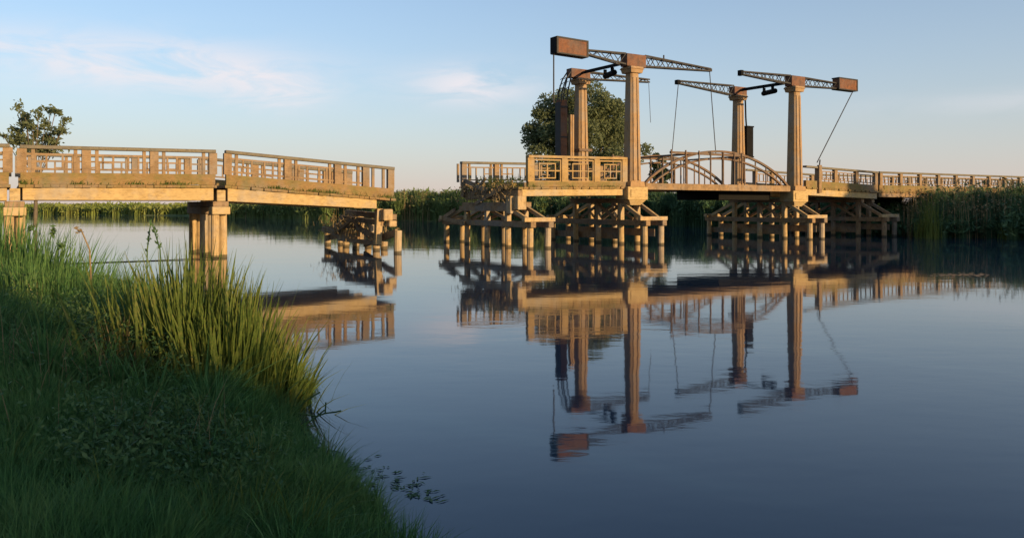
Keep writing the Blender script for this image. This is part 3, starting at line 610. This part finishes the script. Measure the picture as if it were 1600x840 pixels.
# ------------------------------------------------------------------ trees
def crown_points(centers, radii, n, rng):
    k = rng.choice(len(centers), n, p=np.array(radii) ** 2 / np.sum(np.array(radii) ** 2)); d = rng.normal(size=(n, 3)); d /= np.linalg.norm(d, axis=1)[:, None]
    r = rng.uniform(.0, 1, n) ** .38; P = np.array(centers)[k] + d * r[:, None] * np.array(radii)[k][:, None] * np.array([1, 1, .8]); return P
def tree(name, loc, height, width, label, cat, seed, m='leaf', base=.2, nclump=60, nleaf=16000, leaf=.34, cr=.11, group=None, top_pow=.5):
    rg = np.random.default_rng(seed); root = empty(name, loc); hw = width / 2
    cen, rad = [], []
    while len(cen) < nclump:
        p = rg.uniform(-1, 1, 3)
        if p @ p > 1 or p @ p < .12: continue
        z = height * (base + (1 - base) * (p[2] * .5 + .5) * .96); wsc = hw * (.92 if p[2] < .2 else .92 * (1 - (p[2] - .2) * .25))
        cen.append((p[0] * wsc, p[1] * wsc, z)); rad.append(width * cr * rg.uniform(.6, 1.35))
    tr = MB(); h0 = height * (base + .12); tr.tube((0, 0, -.2), (.1, 0, h0), height * .028, height * .020, 10); tr.tube((.1, 0, h0), (0, .1, height * .75), height * .02, height * .006, 8)
    for i in rg.choice(len(cen), min(18, len(cen)), replace=False):
        z0 = h0 * rg.uniform(.7, 1.3); tr.tube((.1, 0, z0), cen[i], height * .009, height * .002, 5)
    tr.build('trunk', M['bark'], root)
    V, F = leafcloud(crown_points(cen, rad, nleaf, rg), leaf, rg); np_mesh('crown', V, F, M[m], root)
    tag(root, label, cat, group); return root
x, y = at(915, 112)
tree('broad_tree', (x, y, .3), 18.6, 18.8, 'big rounded green tree standing behind the left pair of columns', 'tree', 11, base=.12, nclump=130, nleaf=46000, leaf=.31, cr=.085)
x, y = at(1032, 105)
tree('shrub', (x, y, .3), 9.4, 2.6, 'small dark bush just right of the tallest column behind the arches', 'shrub', 5, 'darkleaf', base=.3, nclump=14, nleaf=1600, leaf=.35, cr=.2)
# sparse tree, left: upright sprays
x, y = at(55, 62); root = empty('sparse_tree', (x, y, .3)); rg = np.random.default_rng(8); tr = MB(); pts = []
tr.tube((0, 0, -.2), (0.1, 0, 4.2), .16, .10, 8)
def pxz(px_, py_): return ((px_ - 55) / 1255 * 62, (321 - py_) / 1255 * 62 + EYE - .3)
for (px_, py_, w_, h_) in ((33, 168, 3, 9), (30, 188, 6, 9), (26, 206, 8, 8), (45, 196, 7, 8), (52, 208, 8, 8), (70, 180, 4, 11), (75, 172, 7, 5), (88, 174, 7, 6), (72, 195, 6, 10), (97, 190, 3, 8), (86, 205, 8, 6), (100, 205, 7, 5), (12, 213, 8, 3), (66, 216, 12, 8), (40, 220, 14, 9), (84, 222, 9, 8), (22, 222, 8, 7), (60, 234, 30, 10), (48, 181, 4, 5), (96, 183, 3, 3), (60, 200, 5, 6), (20, 212, 5, 4)):
    cx, cz = pxz(px_, py_); n = int(w_ * h_ * 1.5) + 8; sc = 62 / 1255
    dy = rg.uniform(-.9, .9); P = rg.normal(size=(n, 3)) * np.array([w_ * sc * .50, .35, h_ * sc * .50]) + np.array([cx, dy, cz]); pts.append(P)
    tr.path([(0.1, 0, 3.2 + .3 * rg.uniform()), (cx * .55, dy * .6, 3.6 + (cz - 3.6) * .45), (cx, dy, cz + h_ * sc * .3)], .03, 5)
tr.build('trunk', M['bark'], root); V, F = leafcloud(np.concatenate(pts), .23, rg, 1.8); np_mesh('crown', V, F, M['leaf'], root)
tag(root, 'thin open crowned tree rising behind the railing at the left edge', 'tree')

# ------------------------------------------------------------------ reeds and meadow on the far shore
def reed_band(name, px0, px1, n, depth, h, wd, m, label, seed, hvar=.12, off=0.0, hfun=None):
    rg = np.random.default_rng(seed); p = rg.uniform(px0, px1, n)
    d0 = shore_d(p); o_ = rg.uniform(0, 1, n) ** 1.3 * depth + off
    wob = 0.8 * np.sin(p * .05) + .7 * np.sin(p * .021 + 2) + .5 * np.sin(p * .17)
    d = d0 + o_ + wob; X = (p - 800) / 1255 * d; base = np.stack([X, d, np.zeros(n) - .05], 1)
    clump = .5 + .25 * np.sin(p * .31 + d) + .25 * np.sin(p * .087 + 1.3)
    hh = (h if hfun is None else hfun(p)) * (1 - hvar * 1.3 * (1 - clump)) * rg.normal(1, hvar * .55, n) * np.clip(.72 + o_ / max(depth, .1) * .7, 0, 1.05)
    lean = rg.normal(0, .12, (n, 2)) * hh[:, None] + np.array([.06, 0]) * hh[:, None]
    V, F = blades(base, hh, lean, rg.uniform(.6, 1.4, n) * wd, rg, 2, .2)
    k = n // 2; tops = base[:k].copy(); tops[:, 2] = hh[:k] * rg.uniform(.3, .98, k); tops[:, :2] += lean[:k] * .5 + rg.normal(0, .2, (k, 2)); V2, F2 = leafcloud(tops, wd * 2.2, rg, 2.4)
    V, F = join([(V, F), (V2, F2)])
    return tag(np_mesh(name, V, F, m), label, 'reeds' if 'reed' in name else 'grass', kind='stuff')
reed_band('meadow_grass', -260, 330, 15000, 14, 2.25, .22, M['meadow'], 'sunlit yellow green grass on the distant shore under the left spans', 1, .10)
reed_band('reed_bed', 300, 640, 20000, 6, 2.9, .13, M['farreed'], 'mixed green and brown reeds behind the broken left end of the bridge', 2, hfun=lambda p: np.interp(p, [300, 420, 600, 640], [2.2, 2.8, 3.5, 3.6]))
reed_band('reed_bed', 600, 860, 22000, 5, 3.5, .11, M['farreed'], 'tall mixed green reeds in the gap of the bridge', 3, .10)
reed_band('reed_bed', 830, 1400, 42000, 5, 3.2, .10, M['darkreed'], 'dark green reeds behind the arched bridge and the piers', 4, .10, hfun=lambda p: np.interp(p, [830, 1100, 1250, 1400], [3.4, 3.1, 2.7, 2.6]))
reed_band('reed_bed', 1350, 1790, 44000, 5, 2.9, .07, M['darkreed'], 'dense dark reeds in front of the rightmost span', 5, .12, off=-3.0, hfun=lambda p: np.interp(p, [1350, 1410, 1440, 1520, 1600, 1790], [2.0, 2.5, 3.15, 3.3, 3.4, 3.5]))
def plumes(px0, px1, n, h0, h1, label, seed, off):
    rg = np.random.default_rng(seed); p = rg.uniform(px0, px1, n); d = shore_d(p) + off + rg.uniform(-.6, 2.5, n); X = (p - 800) / 1255 * d
    h = rg.uniform(h0, h1, n); ln = rg.normal(0, .06, (n, 2)) * h[:, None]; b = np.stack([X, d, np.zeros(n)], 1); V, F = blades(b, h, ln, rg.uniform(.025, .05, n) * d / 60, rg, 3, .2)
    t = b.copy(); t[:, 2] = h * .97; t[:, :2] += ln; t = np.repeat(t, 3, 0) + rg.normal(0, 1, (3 * n, 3)) * np.array([.04, .04, .10]); V2, F2 = leafcloud(t, .10, rg, 1.8); V, F = join([(V, F), (V2, F2)])
    tag(np_mesh('reed_plumes', V, F, M['dry']), label, 'reeds', kind='stuff')
plumes(600, 1000, 520, 1.6, 3.7, 'pale dry reed stems and plumes standing among the green reeds in the gap', 91, .5)
plumes(1410, 1700, 300, 1.4, 3.4, 'pale dry reed stems and plumes among the dark right hand reeds', 92, -2.5)
plumes(300, 600, 260, 1.2, 3.0, 'pale dry reed stems behind the sloping left span', 93, .5)
# lighter tufts standing out of the dark reeds
for px_, d_, nn, hh_, lab in ((1432, 46, 260, 1.25, 'yellow green reed tuft at the waterline below the rightmost span'), (1562, 44, 200, .9, 'small pale reed tuft at the waterline by the right edge'), (1437, 44.6, 90, 2.7, 'tall pale reeds standing where the lit span meets the dark reeds')):
    x, y = at(px_, d_); rg = np.random.default_rng(int(px_)); b = np.stack([x + rg.normal(0, .28, nn), y - 1.2 + rg.normal(0, .25, nn), np.full(nn, -.03)], 1); h = hh_ * rg.uniform(.6, 1.05, nn)
    V, F = blades(b, h, rg.normal(0, .12, (nn, 2)) * h[:, None], rg.uniform(.025, .05, nn), rg); tag(np_mesh('reed_tuft', V, F, M['reedgreen']), lab, 'reeds', 'reed tufts at the right shore')
# brushwood caught on the wrecks
def brush(s, t0, t1, z0, z1, n, label, seed, m='dry', spread=.5):
    rg = np.random.default_rng(seed); t = rg.uniform(t0, t1, n); ss = s + rg.normal(0, spread, n); xy = np.array([W(a, b) for a, b in zip(ss, t)])
    b = np.concatenate([xy, rg.uniform(z0, z1, n)[:, None]], 1); h = rg.uniform(.1, .4, n); V, F = blades(b, h, rg.normal(0, .2, (n, 2)), rg.uniform(.015, .035, n), rg)
    V2, F2 = leafcloud(b[: n // 2] + rg.normal(0, .1, (n // 2, 3)), .09, rg); V, F = join([(V, F), (V2, F2)])
    tag(np_mesh('dry_weeds', V, F, M[m]), label, 'weeds', kind='stuff')
brush(S(617) - .25, 1.4, 6.0, .5, 1.25, 420, 'brown dry weeds tangled on the wrecked pier under the broken end', 1)
brush(-6.5, .2, 4.6, 1.9, 2.65, 560, 'dry brown creeper hanging over the open left end of the panelled span', 2, spread=.35)
brush(-6.1, .2, 3.4, 2.4, 2.95, 420, 'green creeper on the deck at the left end of the panelled railing', 3, 'reedgreen', .35)
for s0_, s1_, sf, seed, n_, lab in ((sA0, sA1, seamA, 21, 260, 'low moss and weeds along the edge of the long left span'), (sB0, sB1, seamB, 22, 340, 'low weeds along the edge of the sloping left span'), (sT0, sT1, seamT, 23, 120, 'small weeds on the edge of the panelled span')):
    rg = np.random.default_rng(seed); ss = rg.uniform(s0_, s1_, n_); cc = rg.uniform(0, 1, 11) ** 1.0; ss = s0_ + (s1_ - s0_) * np.clip(cc[rg.choice(11, n_, p=(lambda q: q / q.sum())(rg.uniform(.05, 1, 11) ** 2))] + rg.normal(0, .035, n_), 0.01, .99); xy = np.array([W(a, rg.uniform(-.09, -.03)) for a in ss])
    b = np.concatenate([xy, np.array([sf(a) for a in ss])[:, None]], 1); h = rg.uniform(.04, .24, n_) * rg.uniform(.4, 1, n_); V, F = blades(b, h, rg.normal(0, .05, (n_, 2)), np.full(n_, .022), rg); tag(np_mesh('ledge_weeds', V, F, M['reedgreen']), lab, 'weeds', kind='stuff')

# trees on the right bank and behind the camera (they shade the reeds and the near bank)
for i, (x, y, h_, w_) in enumerate(((46, 26, 8.6, 8.0), (50.6, 31.5, 5.6, 8.5), (55, 36.5, 6.0, 8.5), (60, 41, 6.0, 8.5))):
    tree('bank_tree', (x, y, .3), h_, w_, 'leafy tree on the right bank beyond the picture edge', 'tree', 40 + i, 'darkleaf', base=.05, nclump=40, nleaf=5000, leaf=.5, cr=.15, group='trees on the right bank')
for i, (x, y, h_, w_) in enumerate(((17.0, -12.5, 6.0, 7.0), (12.5, -16.5, 6.0, 6.5), (20.5, -8.2, 5.3, 5.8), (24.5, -5.2, 5.2, 5.0), (8, -19.5, 6.4, 6.5))):
    tree('bank_tree', (x, y, .2), h_, w_, 'leafy tree on the near bank behind the viewpoint', 'tree', 60 + i, 'darkleaf', base=.02, nclump=44, nleaf=7000, leaf=.4, cr=.15, group='trees behind the viewpoint')

# ------------------------------------------------------------------ near bank vegetation
def scatter(n, x0, x1, y0, y1, rg, sdmin=0.0, dens=None):
    out = []
    tot = 0
    while tot < n:
        X = rg.uniform(x0, x1, n); Y = rg.uniform(y0, y1, n); m_ = (bank_sd(X, Y) > sdmin) & (X / Y > -.72)
        if dens is not None: m_ &= rg.uniform(0, 1, n) < dens(X, Y)
        out.append(np.stack([X[m_], Y[m_]], 1)); tot += m_.sum()
    P = np.concatenate(out)[:n]; return P
rg = np.random.default_rng(77)
def grass_layer(name, n, x0, x1, y0, y1, hf, wf, m, label, dens=None, sdmin=0.0, leanv=.35, segs=3):
    P = scatter(n, x0, x1, y0, y1, rg, sdmin, dens); X, Y = P[:, 0], P[:, 1]; Z = bank_z(X, Y) - .02
    h = hf(X, Y) * rg.uniform(.45, 1.1, n); base = np.stack([X, Y, Z], 1)
    swirl = np.stack([np.sin(X * 1.7 + Y * .9), np.cos(Y * 1.3 - X * .8)], 1) * .22
    lean = (rg.normal(0, leanv, (n, 2)) + swirl) * h[:, None]
    V, F = blades(base, h, lean, wf(X, Y) * rg.uniform(.6, 1.3, n), rg, segs, .35); return tag(np_mesh(name, V, F, m), label, 'grass', kind='stuff')
clump = lambda X, Y: .35 + .65 * (np.sin(X * 3.1 + 1.3 * np.sin(Y * 2)) * np.sin(Y * 2.7 + np.sin(X * 1.7)) > -.35)
grass_layer('bank_grass', 62000, -3.6, 0.2, 3.0, 8.0, lambda X, Y: (.20 + .14 * smooth(bank_sd(X, Y) / .8)) * (.8 + .35 * np.sin(X * 2.9 + 1) * np.sin(Y * 2.3)), lambda X, Y: .0045 + .0006 * Y, M['grass'], 'dark green grass on the near bank at the bottom of the picture', clump)
grass_layer('bank_grass', 62000, -11, -1.6, 5.0, 16, lambda X, Y: (.30 + .32 * smooth((-X - 1.8) / 3)) * (.8 + .3 * np.sin(X * 1.9 + 2) * np.sin(Y * 1.7)), lambda X, Y: .006 + .0009 * Y, M['grass'], 'taller lush grass rising on the left part of the near bank', clump, leanv=.3)
# leafy weeds through the grass
P = scatter(26000, -7, -.6, 4.0, 10.5, rg, .15, lambda X, Y: np.clip(np.sin(X * 1.9 + 2.0) * np.sin(Y * 1.5 + X) * 1.5 + .25 * np.sin(X * 9 + Y * 5), .04, 1)); Z = bank_z(P[:, 0], P[:, 1])
hmax = .22 + .30 * smooth((-P[:, 0] - 1.2) / 2.5); P3 = np.concatenate([P, (Z + hmax * rg.uniform(.1, 1.0, len(P)))[:, None]], 1)
V, F = leafcloud(P3, .024, rg, 1.9); tag(np_mesh('leafy_weeds', V, F, M['weedleaf']), 'broad leaved dark weeds among the near bank grass', 'weeds', kind='stuff')

grass_layer('seed_grass', 420, -7, -1.0, 4.6, 10.5, lambda X, Y: .62 + 0 * X, lambda X, Y: .004 + .0005 * Y, M['dry'], 'thin dry seed stalks scattered through the near bank grass', lambda X, Y: (np.sin(X * 2.1) * np.sin(Y * 1.7 + 1) > .1) * 1.0, .3, .2)
def clump_plant(name, n, cx, cy, rx, ry, h, m, label, cat='reeds', fan=.24, wd=.018, lean0=(0, 0), seed=1, group=None, droop=.3):
    rg = np.random.default_rng(seed); a = rg.normal(0, 1, (n, 2)) * .5; b = np.stack([cx + a[:, 0] * rx, cy + a[:, 1] * ry], 1)
    z = np.maximum(bank_z(b[:, 0], b[:, 1]), -.25) - .03; hh = h * rg.uniform(.5, 1.05, n) * (1 - .25 * np.abs(a).sum(1).clip(0, 1)); base = np.concatenate([b, z[:, None]], 1)
    lean = (a * fan * 1.3 + rg.normal(0, .09, (n, 2)) + np.array(lean0)) * hh[:, None]
    V, F = blades(base, hh, lean, rg.uniform(.6, 1.3, n) * wd, rg, 4, droop); return tag(np_mesh(name, V, F, m), label, cat, group)
g1 = 'reed clumps on the near bank'
clump_plant('reed_clump', 560, -2.92, 7.25, .60, .5, 1.42, M['reedgreen'], 'tallest yellow green reed clump on the near bank, in front of the round piled pier', seed=31, group=g1, fan=.12, wd=.032)
clump_plant('reed_clump', 600, -2.38, 7.1, .50, .5, 1.12, M['reedgreen'], 'sunlit upright reed clump beside the water at the bank corner', seed=32, group=g1, fan=.15, wd=.030, lean0=(.05, 0))
clump_plant('reed_clump', 240, -2.12, 7.15, .28, .4, .72, M['reedgreen'], 'low reed clump leaning right over the water', seed=33, group=g1, fan=.3, wd=.02, lean0=(.20, 0))
clump_plant('reed_clump', 420, -3.9, 9.2, 1.0, .8, .95, M['grass'], 'green reed clump between the tall clump and the left grass', seed=34, group=g1)
clump_plant('grass_clump', 1500, -6.7, 10.6, 1.5, .9, 1.42, M['grass'], 'large rounded grass clump at the left edge in front of the leftmost pier', 'grass', fan=.2, wd=.022, seed=35, group='grass clumps on the near bank')
clump_plant('grass_clump', 1000, -5.3, 9.0, 1.2, .8, .80, M['grass'], 'broad grass clump just right of the large left edge clump', 'grass', fan=.25, seed=36, group='grass clumps on the near bank')
clump_plant('grass_clump', 560, -4.8, 10.6, 1.1, .8, .66, M['reedgreen'], 'lighter yellowish grass clump near the left water edge', 'grass', fan=.3, seed=37, group='grass clumps on the near bank')
def tufts(n, per, x0, x1, y0, y1, h, wd, m, label, seed):
    rg_ = np.random.default_rng(seed); c = scatter(n, x0, x1, y0, y1, rg_, .1); hs = h * rg_.uniform(.5, 1.25, n); k = np.repeat(np.arange(n), per)
    a = rg_.normal(0, 1, (n * per, 2)); b = c[k] + a * .05 * (.6 + hs[k][:, None]); z = bank_z(b[:, 0], b[:, 1]) - .02; hh = hs[k] * rg_.uniform(.4, 1.05, n * per)
    V, F = blades(np.concatenate([b, z[:, None]], 1), hh, (a * .33 + rg_.normal(0, .1, a.shape) + rg_.normal(0, .12, (n, 2))[k]) * hh[:, None], wd * (.5 + c[k][:, 1] / 8) * rg_.uniform(.6, 1.4, n * per), rg_, 4, .45)
    tag(np_mesh('grass_tufts', V, F, M[m]), label, 'grass', kind='stuff')
tufts(190, 60, -4.2, .1, 3.2, 7.5, .33, .010, 'grass', 'fanning green tufts in the near bank grass along the bottom', 71)
tufts(120, 50, -9, -2, 5.5, 12, .60, .013, 'grass', 'fanning green tufts in the taller grass on the left', 72)
Pe = scatter(5200, -3.2, .2, 3.2, 8.2, rg, -.10, lambda X, Y: np.exp(-np.abs(bank_sd(X, Y)) * 9)); Ze = np.maximum(bank_z(Pe[:, 0], Pe[:, 1]), -.05) - .02
Ve, Fe = blades(np.concatenate([Pe, Ze[:, None]], 1), rg.uniform(.08, .34, len(Pe)), rg.normal(0, .07, (len(Pe), 2)) + np.array([.03, .02]), rg.uniform(.004, .011, len(Pe)), rg, 3, .5)
tag(np_mesh('edge_grass', Ve, Fe, M['grass']), 'ragged grass hanging over the water along the edge of the near bank', 'grass', kind='stuff')
tufts(70, 40, -6, -.4, 3.8, 9, .40, .009, 'reedgreen', 'yellower grass tufts scattered over the near bank', 73)
clump_plant('dry_clump', 260, -3.35, 6.9, .35, .3, .62, M['dry'], 'brown dead leaves beside the left foot of the tallest reed clump', 'weeds', seed=51, fan=.5, wd=.012)
clump_plant('reed_clump', 300, -2.65, 6.8, .6, .3, .55, M['reedgreen'], 'short lit reeds at the front foot of the tallest reed clump', seed=52, group=g1, fan=.35, wd=.014)
def stalk(pts, r, label, m='dry', name='dry_stalk', leafy=0, seed=0):
    """pts given as (px, py, d): bearing, height angle, distance"""
    P = [((a - 800) / 1255 * d, d, EYE + (321 - b) / 1255 * d) for a, b, d in pts]
    P[0] = (P[0][0], P[0][1], float(bank_z(np.array([P[0][0]]), np.array([P[0][1]]))[0]) - .02) if P[0][2] > 0 else P[0]
    root = empty(name, P[0]); b = MB(); o = Vector(P[0])
    Q = [Vector(p) - o for p in P]
    for i, (a, c) in enumerate(zip(Q[:-1], Q[1:])): b.tube(a, c, r * (1 - .25 * i / len(Q)), r * (1 - .25 * (i + 1) / len(Q)), 5)
    b.build('stem', M[m], root)
    if leafy:
        rg_ = np.random.default_rng(seed); e = np.array(Q[-1]); f = np.array(Q[-2]); k = rg_.uniform(0, 1, leafy)[:, None]
        V, F = leafcloud(f + (e - f) * k + rg_.normal(0, .015, (leafy, 3)), .035, rg_, 1.8); np_mesh('seed_head', V, F, M[m], root)
    tag(root, label, 'plant', 'tall stalks on the near bank')
stalk([(228, 455, 8.6), (230, 390, 8.6), (236, 342, 8.6)], .008, 'upright dark stalk, left one of the pair before the long left span', 'weedleaf', leafy=14, seed=1)
stalk([(256, 455, 8.5), (250, 390, 8.5), (238, 350, 8.5)], .008, 'slanting dark stalk, right one of the pair before the long left span', 'weedleaf', leafy=14, seed=2)
stalk([(146, 450, 9.0), (140, 390, 9.0), (128, 362, 9.0), (116, 356, 9.0)], .009, 'bent brown stalk arching left above the grass clumps', 'dry', leafy=10, seed=3)
stalk([(70, 420, 9.0), (74, 390, 9.0), (80, 368, 9), (86, 357, 9)], .008, 'dark seeded stalk with the drooping tip near the left pier', 'weedleaf', leafy=26, seed=4)
stalk([(84, 425, 9.0), (88, 392, 9.0), (96, 385, 9), (99, 382, 9)], .008, 'short dark seeded stalk right of the drooping one', 'weedleaf', leafy=26, seed=5)
stalk([(38, 400, 8.0), (40, 378, 8.0), (45, 360, 8), (50, 350, 8)], .008, 'thin stalk curving right beside the leftmost pier', 'weedleaf', leafy=12, seed=6)
stalk([(312, 560, 7.0), (316, 470, 7.0), (318, 425, 7)], .007, 'straight stalk poking above the tallest reed clump', 'reedgreen', leafy=8, seed=7)
# dead branch lying out over the water, right of the clumps
def tw(px_, py_, d): return ((px_ - 800) / 1255 * d, d, EYE + (321 - py_) / 1255 * d)
br = MB()
for pts in (((430, 655, 6.6), (455, 648, 6.6), (478, 625, 6.6), (500, 612, 6.6)), ((440, 652, 6.6), (468, 645, 6.5), (495, 650, 6.5), (507, 640, 6.5)), ((470, 668, 6.4), (495, 650, 6.4), (508, 645, 6.4), (509, 628, 6.4)), ((508, 645, 6.4), (525, 643, 6.4), (533, 641, 6.4)),
            ((455, 648, 6.6), (462, 622, 6.6), (472, 608, 6.6)), ((430, 655, 6.6), (440, 670, 6.4), (470, 668, 6.4), (494, 664, 6.4)), ((435, 640, 6.7), (450, 610, 6.7), (470, 592, 6.7))):
    Q = [tw(*p) for p in pts]; br.path(Q, .0065, 5)
tag(br.build('dead_branch', M['weedleaf']), 'dark forked twigs reaching over the water right of the reed clumps', 'branch')
# leaf litter and painted ripple streak
rg = np.random.default_rng(9); n = 90; t = rg.uniform(0, 1, n); px_ = 535 + 150 * t + rg.normal(0, 9, n); py_ = 722 + 55 * t + rg.normal(0, 9, n); d = 1255 * EYE / (py_ - 321); X = (px_ - 800) / 1255 * d
keep = bank_sd(X, d) < -.03; X, d = X[keep], d[keep]; n = len(X); a = rg.uniform(0, 6.28, n); l = rg.uniform(.012, .05, n); wd = rg.uniform(.004, .012, n)
c, s_ = np.cos(a), np.sin(a); V = np.stack([np.stack([X - c * l, d - s_ * l, np.full(n, .004)], 1), np.stack([X + s_ * wd, d - c * wd, np.full(n, .008)], 1), np.stack([X + c * l, d + s_ * l, np.full(n, .004)], 1), np.stack([X - s_ * wd, d + c * wd, np.full(n, .010)], 1)], 1).reshape(-1, 3)
tag(np_mesh('floating_litter', V, np.arange(4 * n).reshape(n, 4), M['weedleaf']), 'dark bits of leaf floating beside the bottom of the near bank', 'leaves', kind='stuff')
n = 100; rg = np.random.default_rng(10); px_ = 1452 + 93 * rg.uniform(0, 1, n) ** .8; py_ = 430 + rg.normal(0, 1.3, n); d = 1255 * EYE / (py_ - 321); X = (px_ - 800) / 1255 * d; P = np.stack([X, d, np.full(n, .006)], 1)  # flat pale flecks draw a ripple streak on the water
l = .06; V = np.stack([P + (-l, 0, 0), P + (0, -l * .4, 0), P + (l, 0, 0), P + (0, l * .4, .004)], 1).reshape(-1, 3)
tag(np_mesh('ripple_flecks', V, np.arange(4 * n).reshape(n, 4), M['rail']), 'pale flecks standing in for a ripple streak on the water before the right reeds', 'weeds', kind='stuff')
